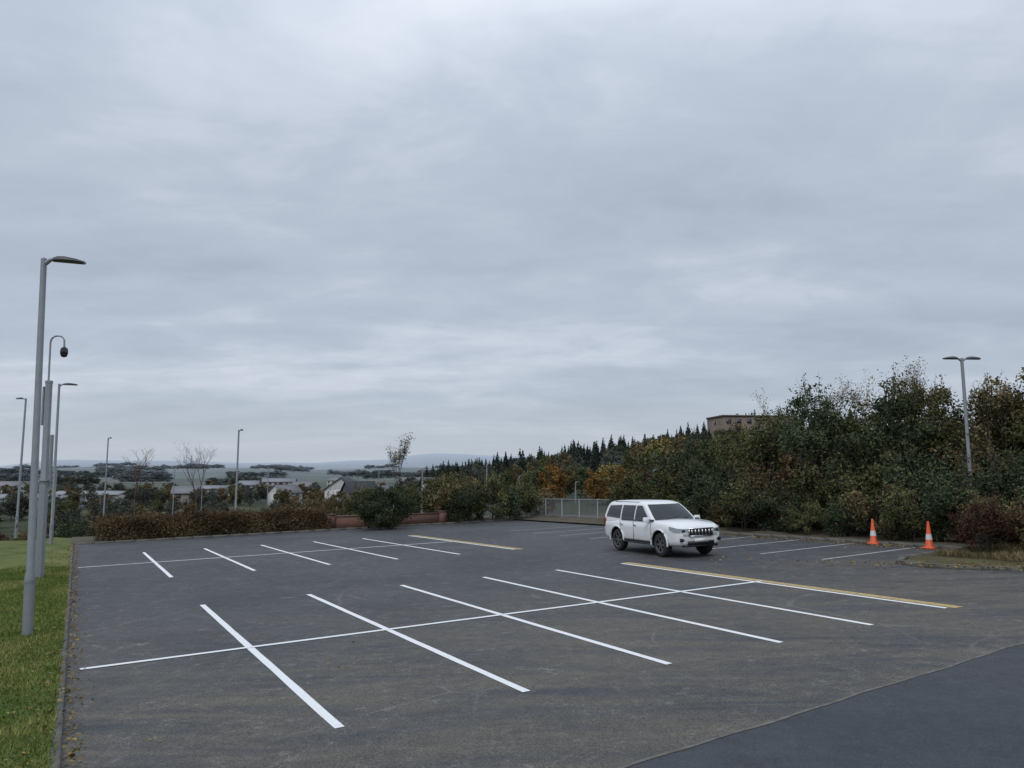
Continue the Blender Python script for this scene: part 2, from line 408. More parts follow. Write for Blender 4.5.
def tree_mesh(name, seed, H, R, nclump, nleaf, lsz, zlo=.15, trunk=.12, clr=.55, sparse=0., stems=1, limbs=26, twigs=0):
    r = np.random.RandomState(seed); rd = random.Random(seed); q = Q()
    C = []
    tries = 0
    while len(C) < nclump and tries < 20000:
        tries += 1
        p = r.uniform(-1, 1, 3)
        d = np.linalg.norm(p)
        if d > 1 or d < .25: continue
        zz = zlo*H+(p[2]*.5+.5)*(1-zlo)*H
        P = np.array([p[0]*R, p[1]*R, zz])
        if mnoise.noise(Vector(P*.75)+Vector((seed*3.1, 0, 0))) < sparse-.12: continue
        C.append(P)
    C = np.array(C)
    st = [np.array([rd.uniform(-.3, .3)*R*(stems > 1), rd.uniform(-.3, .3)*R*(stems > 1), 0]) for _ in range(stems)]
    for b in st:
        pts = [b+np.array([0, 0, -.3]), b+np.array([rd.uniform(-.05, .05)*R, 0, .25*H]), b*1.1+np.array([rd.uniform(-.1, .1)*R, rd.uniform(-.1, .1)*R, .6*H]), b*1.2+np.array([rd.uniform(-.12, .12)*R, rd.uniform(-.1, .1)*R, .95*H])]
        q.tube(pts, [trunk, trunk*.8, trunk*.45, .015], 7, 0)
        for i in rd.sample(range(len(C)), min(limbs//stems, len(C))):
            c = C[i]; z0 = min(c[2]*rd.uniform(.45, .8), .85*H); f = z0/H
            p0 = b+np.array([0, 0, z0]); mid = (p0+c)/2+np.array([0, 0, .08*H*rd.uniform(-.3, 1)])
            q.tube([p0, mid, c+(c-p0)*.25], [trunk*.4*(1-f)+.02, trunk*.2*(1-f)+.014, .006], 5, 0)
    for i in range(twigs):
        c = C[rd.randrange(len(C))]
        o = np.array([c[0]*.5, c[1]*.5, .35*H]); d = (c-o)/np.linalg.norm(c-o); d = d+np.array([0, 0, .6]); d /= np.linalg.norm(d)
        L_ = rd.uniform(.6, 1.25); j = r.normal(size=3)*.12
        q.tube([c, c+d*L_*.5+j, c+d*L_], [.014, .009, .004], 3, 0)
        k = rd.randint(3, 14); t = r.uniform(.3, 1, (k, 1)); q.leaves(c+d*L_*t+r.normal(size=(k, 3))*.07, lsz*.8, r.uniform(.2, 1, k), r)
    for c in C:
        k = int(nleaf*rd.uniform(.4, 1.5)); rad = clr*rd.uniform(.5, 1.35)
        d = r.normal(size=(k, 3)); d /= np.linalg.norm(d, axis=1)[:, None]
        P = c+d*rad*(r.uniform(0, 1, (k, 1))**.45)*np.array([1.1, 1.1, .8])+r.normal(size=(k, 3))*rad*.18
        P = P[P[:, 2] > .03]
        ct = rd.uniform(.05, .85)
        q.leaves(P, lsz*r.uniform(.6, 1.3, len(P)), np.clip(ct+r.normal(size=len(P))*.16, 0, 1), r)
    return q.mesh(name)
def bare_mesh(name, seed, H, spread=.5, leafn=0, lsz=.06, r0=.07, depth=5):
    rd = random.Random(seed); r = np.random.RandomState(seed); q = Q(); tips = []
    def br(p, d, L, rad, dep):
        p1 = p+d*L*.5+Vector((rd.uniform(-1, 1), rd.uniform(-1, 1), 0))*L*.05; p2 = p1+d*L*.5+Vector((0, 0, L*.04))
        q.tube([p, p1, p2], [rad, rad*.8, rad*.62], 6 if dep > 2 else 4, 0)
        if dep == 0: tips.append(p2); return
        for i in range(rd.choice((2, 3, 3))):
            nd = (d+Vector((rd.uniform(-1, 1), rd.uniform(-1, 1), rd.uniform(-.2, .6)))*spread*1.3).normalized()
            st = p1.lerp(p2, rd.uniform(.2, 1)) if i else p2
            br(st, nd, L*rd.uniform(.6, .82), rad*.6, dep-1)
            if dep < 3: tips.append(st)
    br(Vector((0, 0, -.2)), Vector((rd.uniform(-.05, .05), 0, 1)), H*.36, r0, depth)
    if leafn:
        idx = r.randint(0, len(tips), leafn); P = np.array([tips[i] for i in idx])+r.normal(size=(leafn, 3))*.12
        q.leaves(P, lsz*r.uniform(.6, 1.3, leafn), r.uniform(0, 1, leafn), r)
    return q.mesh(name)
def conifer_mesh(name, seed, H, R, n, lsz):
    r = np.random.RandomState(seed); q = Q()
    q.tube([(0, 0, -.5), (0, 0, H)], [.02*H, .01], 5, 0)
    t = 1-np.sqrt(r.uniform(0, 1, n)); t = np.clip(t*1.02, 0, 1)
    lay = np.floor(t*14)/14; fr = (t-lay)*14
    rad = R*(1-t)**.85*(1-.35*fr)*r.uniform(.35, 1.1, n)
    a = r.uniform(0, 2*math.pi, n); lop = 1+.25*np.sin(a*3+seed)
    P = np.stack([np.cos(a)*rad*lop, np.sin(a)*rad*lop, (.08+.92*t)*H-rad*.15], 1)
    q.leaves(P, lsz*(.45+.7*(1-t)), np.clip(.4+r.normal(size=n)*.25, 0, 1), r)
    return q.mesh(name)
def place(name, me, x, y, mats=None, sc=1., rz=None, z=None, parent=None, szz=None):
    o = bpy.data.objects.new(name, me); COL.objects.link(o)
    o.location = (x, y, T(x, y) if z is None else z); o.rotation_euler = (0, 0, random.uniform(0, 6.28) if rz is None else rz)
    o.scale = (sc, sc, szz or sc)
    if parent: o.parent = parent
    return o
def withm(me, leaf, bark=M_BARK):
    me = me.copy()
    me.materials.append(bark); me.materials.append(LM[leaf]); return me

# big trees and understorey right of the car park
base_t = [tree_mesh('broadleaf_tree', 10+i, 6.5, 2.4, 88, 130, .08, zlo=.06, trunk=.11, clr=.56, sparse=.08, stems=2, twigs=70) for i in range(4)]
big = [withm(base_t[0], 'olive'), withm(base_t[1], 'dark'), withm(base_t[2], 'olive'), withm(base_t[3], 'bronze'), withm(base_t[0], 'bronze'), withm(base_t[2], 'yellow')]
rd = random.Random(21)
layout = [(-14.5, 28.2, .66, 1), (-12.2, 27.0, .74, 1), (-10.2, 29.2, .93, 2), (-8.4, 27.6, .88, 0), (-6.2, 29.2, 1.06, 1), (-4.4, 27.4, .92, 1), (-2.4, 29.4, 1.06, 0), (-.8, 27.8, .92, 1),
          (1.0, 30.2, 1.03, 2), (2.6, 28.6, .90, 3), (4.0, 30.4, 1.08, 5), (5.8, 28.4, .96, 0), (7.6, 30.2, 1.10, 5), (9.5, 29, 1.1, 1), (-13, 31.5, .76, 3), (-8, 32.5, 1.0, 2),
          (-3, 33, 1.03, 3), (2, 34, 1.12, 5), (7, 34, 1.16, 2), (12, 31, 1.1, 0)]
for s, e, k, v in layout:
    x, y, z = SE(s, e); place('broadleaf_tree', big[v], x, y, sc=k*.98, z=z)
m_emerg = withm(bare_mesh('birch_tree', 77, 7.0, .42, 1500, .05, .08, 6), 'yellow')
for s, e, k in ((-.6, 30.4, .95), (6.6, 31, .98), (-4.2, 30.5, .93), (-8.8, 30.0, .85), (-6.4, 31.5, .88), (9.5, 31, 1), (4.4, 33, 1.04)):
    x, y, z = SE(s, e); place('birch_tree', m_emerg, x, y, sc=k, z=z)
shr = [tree_mesh('shrub', 40+i, 2.3, 1.35, 44, 130, .06, zlo=0., trunk=.03, clr=.36, sparse=-.1, stems=3, limbs=22, twigs=30) for i in range(3)]
sh = {c: withm(shr[i % 3], c) for i, c in enumerate(('olive', 'dark', 'bronze', 'red', 'orange', 'yellow', 'hedge'))}
seq = ['dark', 'olive', 'dark', 'bronze', 'olive', 'dark', 'hedge', 'olive']
i = 0
s_ = -16.5
while s_ < 4.0:
    x, y, z = SE(s_, 24.0+rd.uniform(-.25, .6) + (1.9 if s_ < -13.5 else 0)); place('shrub', sh[seq[i % 8]], x, y, sc=rd.uniform(.55, 1.05), z=z)
    x, y, z = SE(s_+.6, 25.9+rd.uniform(-.4, .5)); place('shrub', sh[seq[(i*3+1) % 8]], x, y, sc=rd.uniform(.9, 1.5), z=z)
    s_ += 1.55; i += 1
for s, e, c, k in ((6.0, 21.0, 'red', .60), (5.6, 22.5, 'hedge', .68), (5.0, 24.2, 'bronze', .8), (7.2, 22.6, 'hedge', .72), (8.4, 24.2, 'olive', .85), (7.6, 21.3, 'bronze', .42), (9.6, 24.6, 'bronze', .9), (5.6, 26, 'dark', 1.3), (8.6, 27, 'olive', 1.4), (-15.4, 27.9, 'red', 1.5), (-14.0, 26.4, 'dark', 1.1), (-17.5, 28.2, 'dark', 1.2), (9.0, 22.4, 'olive', .6), (6.8, 24.4, 'dark', 1.0), (8.6, 21.0, 'hedge', .45), (9.8, 22.0, 'bronze', .5)):
    x, y, z = SE(s, e, .05); place('shrub', sh[c], x, y, sc=k, z=z)
# hedge along the far edge
def hedge(name, s0, e0, e1, h, th, leaf, seed, n):
    r = np.random.RandomState(seed); q = Q()
    L = e1-e0
    for t in np.arange(0, L, .3):
        x, y, z = SE(s0+r.uniform(-.2, .2), e0+t)
        for j in range(4):
            q.tube([(x, y, z-.1), (x+r.uniform(-.3, .3), y+r.uniform(-.3, .3), z+h*.6), (x+r.uniform(-.5, .5), y+r.uniform(-.5, .5), z+h*r.uniform(.9, 1.25))], [.02, .012, .004], 4, 0)
    e = r.uniform(e0, e1, n)
    top = np.array([h*(1+.20*mnoise.noise(Vector((ee*.7, seed, 0)))+.14*mnoise.noise(Vector((ee*2.4, seed, 4)))) for ee in e])
    a = r.uniform(0, math.pi, n); rr = r.uniform(.55, 1.0, n)**.5
    s = s0+np.cos(a)*th*.5*rr*1.0; z = np.sin(a)**.6*top*rr*(.15+.85*r.uniform(0, 1, n)**.35)
    P = ptsSE(s, e, 0); P[:, 2] += z+.03; P += r.normal(size=P.shape)*.05
    ti = np.array([.45+.7*mnoise.noise(Vector((p[0]*.8, p[1]*.8, p[2]*1.5))) for p in P])+r.normal(size=n)*.15
    q.leaves(P, .05*r.uniform(.6, 1.4, n), np.clip(ti, 0, 1), r)
    me = q.mesh(name); me.materials.append(M_TWIG); me.materials.append(LM[leaf]); obj(name, me)
hedge('hedge', -26.5, -1.6, 10.6, 1.42, 2.0, 'hedge', 4, 40000)
hedge('hedge', -28.6, -1.0, 12.5, 1.15, 1.6, 'olive', 9, 14000)
# dark evergreen bush & bushes at far edge
bm = withm(tree_mesh('evergreen_bush', 61, 2.25, 1.55, 95, 200, .05, zlo=0, trunk=.04, clr=.36, sparse=-.3, stems=2, limbs=12), 'dark')
place('evergreen_bush', bm, -7.45, 44.6, sc=1.08, z=gz(-7.5, 44.6))
for x, y, c, k in ((-4.3, 50.5, 'bronze', 1.25), (-2.9, 49.6, 'dark', 1.05), (-1.6, 50.6, 'olive', 1.2), (-.4, 51.2, 'dark', .95), (.6, 52.3, 'olive', 1.0), (-5.6, 51, 'olive', 1.2), (-3.5, 52.5, 'yellow', 1.2), (1.8, 54, 'bronze', .9), (-9.3, 48.5, 'olive', 1.0), (-12.5, 49, 'bronze', .9)):
    place('shrub', sh[c], x, y, sc=k, z=gz(x, y))
for x, y, c, k in ((-37.3, 65, 'dark', 1.15), (-44, 68, 'hedge', 1.0), (-40.8, 66, 'hedge', .9), (-47, 70, 'red', 1.1), (-33.6, 66, 'hedge', .9), (-34.5, 78, 'red', 1.6), (-31, 76, 'red', 1.3), (-42, 67, 'bronze', 1.1), (-28, 72, 'dark', 1.1)):
    place('shrub', sh[c], x, y, sc=k)
# bare ornamental trees
b1 = withm(bare_mesh('bare_tree', 3, 6.6, .55, 160, .05, .085, 6), 'orange', M_TWIG); b2 = withm(bare_mesh('bare_tree', 8, 7.0, .45, 160, .05, .085, 6), 'red', M_TWIG)
place('bare_tree', b1, -33.8, 68, sc=.86, z=-1.6); place('bare_tree', b2, -27.8, 67, sc=.84, z=-1.6)
sap = withm(bare_mesh('sapling', 15, 5.0, .13, 1400, .05, .05, 5), 'bronze'); place('sapling', sap, -7.7, 51.5, z=gz(-7.7, 51.5))
# mid-distance trees
mid = [tree_mesh('woodland_tree', 90+i, 7.0, 2.6, 60, 60, .20, zlo=.08, trunk=.12, clr=.75, sparse=.0, stems=1, limbs=10) for i in range(3)]
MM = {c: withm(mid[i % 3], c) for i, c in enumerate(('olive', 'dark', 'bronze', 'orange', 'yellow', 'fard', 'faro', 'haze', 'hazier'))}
con = [conifer_mesh('conifer', 70+i, 9.5, 2.1, 1000, .5) for i in range(3)]
CC = [withm(c, 'con') for c in con]
wood = empty('woodland')
def K(u): return (u-512)/755.
for u, y, c, k in ((318, 100, 'bronze', .92), (330, 104, 'yellow', .7), (305, 106, 'olive', .75), (552, 84, 'orange', .62), (543, 88, 'dark', .6), (597, 74, 'orange', .50), (612, 77, 'yellow', .58), (627, 74, 'orange', .52), (637, 82, 'olive', .74),
                   (655, 78, 'dark', .74), (672, 74, 'olive', .88), (688, 70, 'bronze', .9), (664, 95, 'yellow', 1.0), (575, 100, 'olive', .6), (585, 92, 'dark', .55), (530, 100, 'olive', .55), (515, 105, 'bronze', .6), (500, 95, 'dark', .55), (440, 80, 'yellow', .5), (455, 100, 'olive', .65), (470, 90, 'bronze', .5),
                   (700, 66, 'dark', .76), (720, 60, 'olive', .76), (650, 68, 'olive', .55), (565, 88, 'bronze', .5), (645, 120, 'faro', 1.0)):
    place('tree', MM[c], K(u)*y, y, sc=k, parent=wood)
for n in range(150):
    u = rd.uniform(395, 740); y = rd.uniform(115, 235); k = K(u)
    if rd.random() < .45: place('conifer', rd.choice(CC), k*y, y, sc=rd.uniform(.5, .8), parent=wood)
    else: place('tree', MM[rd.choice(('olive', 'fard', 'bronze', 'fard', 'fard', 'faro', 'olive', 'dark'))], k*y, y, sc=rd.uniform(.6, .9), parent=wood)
for n in range(300):
    u = rd.uniform(425, 860); y = rd.uniform(240, 330); k = K(u)
    place('conifer', rd.choice(CC), k*y, y, sc=rd.uniform(.75, 1.1), parent=wood)
vt = empty('valley_trees')
for n in range(230):
    u = rd.uniform(-150, 430); y = rd.uniform(95, 330); k = K(u)
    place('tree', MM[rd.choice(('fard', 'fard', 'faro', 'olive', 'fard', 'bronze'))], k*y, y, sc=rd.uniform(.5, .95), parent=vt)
# hedgerows and copses in the valley: runs of overlapping crowns
for n in range(64):
    y0 = rd.uniform(360, 2100); u0 = rd.uniform(-160, 600); yaw = rd.uniform(-.35, .35); m_ = rd.randint(5, 9)
    big_ = 1.3+y0/900
    for j in range(m_):
        x = K(u0)*y0+j*3.6*big_*math.cos(yaw); y = y0+j*3.6*big_*math.sin(yaw)*1.5
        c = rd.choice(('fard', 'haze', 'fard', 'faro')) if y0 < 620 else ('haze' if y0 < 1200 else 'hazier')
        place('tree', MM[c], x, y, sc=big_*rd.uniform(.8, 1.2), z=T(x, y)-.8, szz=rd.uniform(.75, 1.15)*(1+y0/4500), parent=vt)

# ------------------------------------------------------------------ street furniture
M_DOOR = simple('steel_dark', (.2, .21, .22), .6)
def lamp(name, x, y, z, H, arm=.75, ang=None, r=.075, lean=0., twin=False, head=True, drop=0.):
    P = empty(name, (x, y, z)); P.rotation_euler = (0, math.radians(lean), 0)
    ang = math.atan2(E2[1], E2[0]) if ang is None else ang
    q = Q(); q.lathe([(r*1.25, -.3), (r*1.25, 1.0), (r*1.2, 1.12), (r*.95, 1.2), (r*.75, H-.15), (r*.75, H), (r*.2, H+.03)], 16, axis='z')
    obj('pole', q.mesh('pole', True), P, [M_METAL])
    q = Q(); q.box((r*1.22*math.cos(ang+2.2), r*1.22*math.sin(ang+2.2), .6), (.02, .09, .45), ang+2.2); q.lathe([(r*1.36, 1.0), (r*1.36, 1.05)], 16, axis='z')
    obj('access_door', q.mesh('door'), P, [M_DOOR])
    for a in ((ang, ang+math.pi) if twin else (ang,)):
        q = Q(); c, s = math.cos(a), math.sin(a)
        q.tube([(0, 0, H-.12), (c*.12, s*.12, H-.02), (c*.3, s*.3, H+.02-drop*.2)], [.045, .04, .035], 8, 0)
        V = []; sec = [(.18, .06, .05), (.28, .11, .085), (.5*arm/.75, .15, .09), (arm, .14, .06), (arm+.12, .08, .03)]
        for (d, hw, th) in sec:
            for yy, zz in ((-hw, 0), (-hw*.7, th*.8), (0, th), (hw*.7, th*.8), (hw, 0), (0, -.035)):
                V.append((c*d-s*yy, s*d+c*yy, H-.01+zz-drop*d))
        F = [(i*6+j, i*6+(j+1) % 6, (i+1)*6+(j+1) % 6, (i+1)*6+j) for i in range(4) for j in range(6)]
        F += [(0, 1, 2, 5), (2, 3, 4, 5), (24, 25, 26, 29), (26, 27, 28, 29)]
        q.add(V, F, 1)
        obj('luminaire', q.mesh('lum', True), P, [M_METAL, M_METALD])
    return P
lamp('street_lamp', -8.68, 13.86, -.42, 7.0, .62, r=.070, lean=-1.6, ang=math.radians(4), drop=.10)
lamp('street_lamp', -23.2, 38.4, -1.2, 8.2, .7, r=.075, lean=-.9)
lamp('street_lamp', -31.5, 48.4, -1.4, 8.6, .5, ang=math.pi, r=.075)
lamp('street_lamp', 17.0, 28.0, .03, 6.75, .6, ang=math.radians(5), r=.075, twin=True, lean=-.3)
for u, y, vt_ in ((109, 75, 438), (239, 57, 430)):
    k = (u-512)/750.; Zt = 2.6+(.1139+(384-vt_)/750*.9935)*y; x = k*y*1.0; zb = T(x, y)
    lamp('street_lamp', x, y, zb, Zt-zb, .2, r=.08)
for u, y, vt_ in ((177, 95, 468), (423, 70, 468), (487, 80, 464), (575, 80, 482), (519, 90, 476), (270, 140, 468), (652, 60, 470), (60, 110, 466), (380, 120, 468), (395, 90, 478), (205, 150, 470)):
    k = (u-512)/750.; Zt = 2.6+(.1139+(384-vt_)/750*.9935)*y; x = k*y; zb = T(x, y)
    lamp('street_lamp', x, y, zb, Zt-zb, .45, r=.07)
# CCTV mast
P = empty('cctv_mast', (-14.3, 23.2, -.72)); P.rotation_euler = (0, math.radians(-1.1), 0)
q = Q(); q.lathe([(.13, -.3), (.13, 2.9), (.125, 2.95), (.105, 3.0), (.10, 6.0), (.11, 6.0), (.11, 6.08), (.02, 6.1)], 8, axis='z')
q.box((0, 0, 3.0), (.32, .32, .05)); q.box((.15, .05, 3.6), (.06, .09, 1.6)); q.box((-.14, 0, 5.3), (.05, .1, 1.2))
obj('column', q.mesh('column', True), P, [M_METAL])
q = Q(); arc = [(-.02, 0, 6.0), (-.02, 0, 7.05)]+[(-.02+.22-.22*math.cos(t), 0, 7.3+.2*math.sin(t)) for t in np.linspace(0, math.pi*.9, 9)]+[(.42, 0, 7.15)]
q.tube(arc, [.028]*len(arc), 8); obj('gooseneck', q.mesh('gooseneck', True), P, [M_METAL])
q = Q(); q.lathe([(.03, 7.2), (.10, 7.14), (.115, 7.04), (.115, 7.02), (.105, 6.95), (.075, 6.88), (.01, 6.86)], 16, (.42, 0, -.05), 'z'); obj('camera_dome', q.mesh('dome', True), P, [simple('dome_black', (.02, .02, .025), .15)])

# traffic cones
M_OR = simple('cone_orange', (.70, .11, .04), .5, 0, .25, 5); M_RF = simple('cone_reflective', (.66, .66, .66), .4)
for s, e in ((1.4, 22.5), (3.65, 22.2)):
    x, y, z = SE(s, e, .004); P = empty('traffic_cone', (x, y, z), rd.uniform(0, 1)); H = .9
    q = Q(); prof = [(.14, .05), (.125, .07), (.035, H-.02), (.03, H), (.012, H)]
    q.lathe(prof, 20, axis='z'); obj('cone_body', q.mesh('cone', True), P, [M_OR])
    rr = lambda h: .125+(.035-.125)*(h-.07)/(H-.09)+.004
    q = Q(); q.lathe([(rr(.30), .30), (rr(.48), .48)], 20, axis='z'); obj('reflective_sleeve', q.mesh('sleeve', True), P, [M_RF])
    q = Q(); q.box((0, 0, .03), (.36, .36, .06), 0, 0, (.92, .92)); obj('base', q.mesh('base'), P, [M_OR])

# low brick wall
def brickmat():
    m, nt, b = newmat('brick'); L = nt.links.new; tc = N(nt, 'ShaderNodeTexCoord'); mp = N(nt, 'ShaderNodeMapping'); mp.inputs['Rotation'].default_value = (math.radians(90), 0, 0)
    L(tc.outputs['Object'], mp.inputs['Vector'])
    br = N(nt, 'ShaderNodeTexBrick'); br.inputs['Scale'].default_value = 1; br.inputs['Brick Width'].default_value = .225; br.inputs['Row Height'].default_value = .075; br.inputs['Mortar Size'].default_value = .008
    br.inputs['Color1'].default_value = (.20, .075, .05, 1); br.inputs['Color2'].default_value = (.13, .055, .04, 1); br.inputs['Mortar'].default_value = (.17, .15, .13, 1)
    L(mp.outputs[0], br.inputs['Vector']); L(br.outputs['Color'], b.inputs['Base Color']); b.inputs['Roughness'].default_value = .9
    return m
M_BRICK = brickmat()
ang2 = math.atan2(E2[1], E2[0])
x, y, z = SE(-25.9, 14.2); P = empty('brick_wall', (x, y, z), ang2)
q = Q(); q.box((0, 0, .33), (6.8, .33, .75)); [q.box((c, 0, .38), (.5, .45, .88)) for c in (-3.66, 3.66)]; obj('wall', q.mesh('wall'), P, [M_BRICK])
q = Q(); q.box((0, 0, .735), (6.78, .39, .05)); [q.box((c, 0, .85), (.56, .51, .06)) for c in (-3.66, 3.66)]; obj('coping', q.mesh('coping'), P, [simple('coping_stone', (.14, .09, .075), .8)])

# railing
P = empty('guard_railing'); q = Q()
def rail(a, b):
    a = np.array(a, float); b = np.array(b, float); L = np.linalg.norm(b-a); n = round(L/2.0)
    for i in range(n+1):
        c = a+(b-a)*i/n; x, y, z = SE(*c); q.tube([(x, y, z-.2), (x, y, z+1.35)], [.03, .03], 8, 0, True)
    for h in (1.3, .22): q.tube([SE(*a, h), SE(*b, h)], [.028, .028], 6)
    m = int(L/.13)
    for i in range(m):
        c = a+(b-a)*(i+.5)/m; q.tube([SE(*c, .22), SE(*c, 1.3)], [.011, .011], 4)
rail((-27.5, 25.6), (-13.5, 25.6)); rail((-27.5, 25.6), (-27.5, 23.5))
obj('rails', q.mesh('rails'), P, [M_METAL])

# ------------------------------------------------------------------ buildings
M_WIN = simple('window_glass', (.05, .055, .065), .15); 
def house(name, u, y, w, d, h, roof, wallc, roofc, rz=0, base=None, gable=True, floors=2):
    x = K(u)*y; z = T(x, y) if base is None else base
    P = empty(name, (x, y, z), rz); mw = simple(name+'_wall', wallc, .85, 0, .1, 1.5); mr = simple(name+'_roof', roofc, .8, 0, .2, 2)
    q = Q(); q.box((0, 0, h/2-1), (w, d, h+2)); 
    if gable and roof:
        V = []
        for sx in (-1, 1):
            V += [(sx*w/2, -d/2, h), (sx*w/2, d/2, h), (sx*w/2, .02, h+roof), (sx*w/2, -.02, h+roof)]
        q.add(V, [(0, 1, 2, 3), (7, 6, 5, 4)])
    obj('walls', q.mesh('walls'), P, [mw])
    q = Q()
    if roof and gable:
        o = .35; hh = h+.03; dz = -o*roof/(d/2)
        for sy in (-1, 1):
            V = [(-w/2-o, sy*(d/2+o), hh+dz), (w/2+o, sy*(d/2+o), hh+dz), (w/2+o, 0, hh+roof), (-w/2-o, 0, hh+roof)]
            V += [(a, b, c+.16) for a, b, c in V]
            q.add(V, [(0, 1, 2, 3), (7, 6, 5, 4), (0, 4, 5, 1), (1, 5, 6, 2), (3, 7, 4, 0), (2, 6, 7, 3)])
    else:
        q.box((0, 0, h+.2), (w+.5, d+.5, .4))
        if roof: q.box((0, 0, h+.4+roof/2), (w*.4, d*.5, roof))
    obj('roof', q.mesh('roof'), P, [mr])
    q = Q(); fr = Q()
    for f in range(floors):
        zc = (f+.55)*h/floors; nn = max(2, int(w/3))
        for i in range(nn):
            for sy in (-1, 1):
                xx = -w/2+w*(i+.5)/nn
                q.box((xx, sy*(d/2+.02), zc), (1.3, .06, 1.2)); fr.box((xx, sy*(d/2+.03), zc-.68), (1.5, .12, .1))
        for sx in (-1, 1):
            q.box((sx*(w/2+.02), 0, zc), (.06, 1.3, 1.2)); fr.box((sx*(w/2+.03), 0, zc-.68), (.12, 1.5, .1))
    q.box((0, -(d/2+.03), 1.05), (1.0, .08, 2.1))
    obj('windows', q.mesh('win'), P, [M_WIN]); obj('sills', fr.mesh('sills'), P, [mw])
    return P
W_ = (.50, .50, .49)
house('warehouse', 212, 260, 12, 10, 4.2, 1.0, (.35, .34, .33), (.22, .23, .25), .1, -8)
house('brick_house', 188, 240, 8, 7, 4, 2, (.20, .16, .14), (.18, .18, .19), .3, -8.6)
house('white_house', 286, 235, 7.5, 7, 4.6, 2.2, W_, (.15, .15, .16), .9, -8.9)
house('gabled_house', 345, 190, 6.0, 8, 4.4, 2.8, W_, (.045, .047, .055), 1.45, -6.6)
house('black_gabled_house', 360, 172, 6.4, 7, 3.2, 2.3, (.08, .085, .10), (.03, .032, .038), .5, -5.6)
house('white_house', 385, 250, 9, 7, 3.6, 1.8, W_, (.14, .14, .15), .0, -8)
house('industrial_shed', 30, 215, 24, 15, 4.0, .9, (.22, .25, .26), (.24, .26, .28), .15, -9.2)
house('industrial_shed', 95, 250, 22, 12, 3.6, 1.0, (.34, .34, .34), (.3, .32, .33), .0, -9)
house('brown_office_block', 752, 215, 21, 12, 14.6, 0, (.17, .13, .11), (.11, .09, .08), .12, 2.8, gable=False, floors=5)
house('white_house', 435, 150, 5, 5, 3, 1.6, W_, (.10, .10, .11), .4, -3.6)
for i, (u, y, w) in enumerate(((305, 330, 10), (250, 360, 9), (410, 320, 8), (8, 330, 14), (280, 430, 18), (340, 470, 14))):
    wc = ((.42, .43, .43), (.30, .28, .27), (.40, .39, .38))[i % 3]
    house(('white_house', 'grey_house', 'rendered_house')[i % 3], u, y, w, 8, 4.0, 1.9, wc, ((.20, .20, .21), (.2, .19, .19), (.22, .23, .25))[(i*2) % 3], rd.uniform(-.6, .9), None)

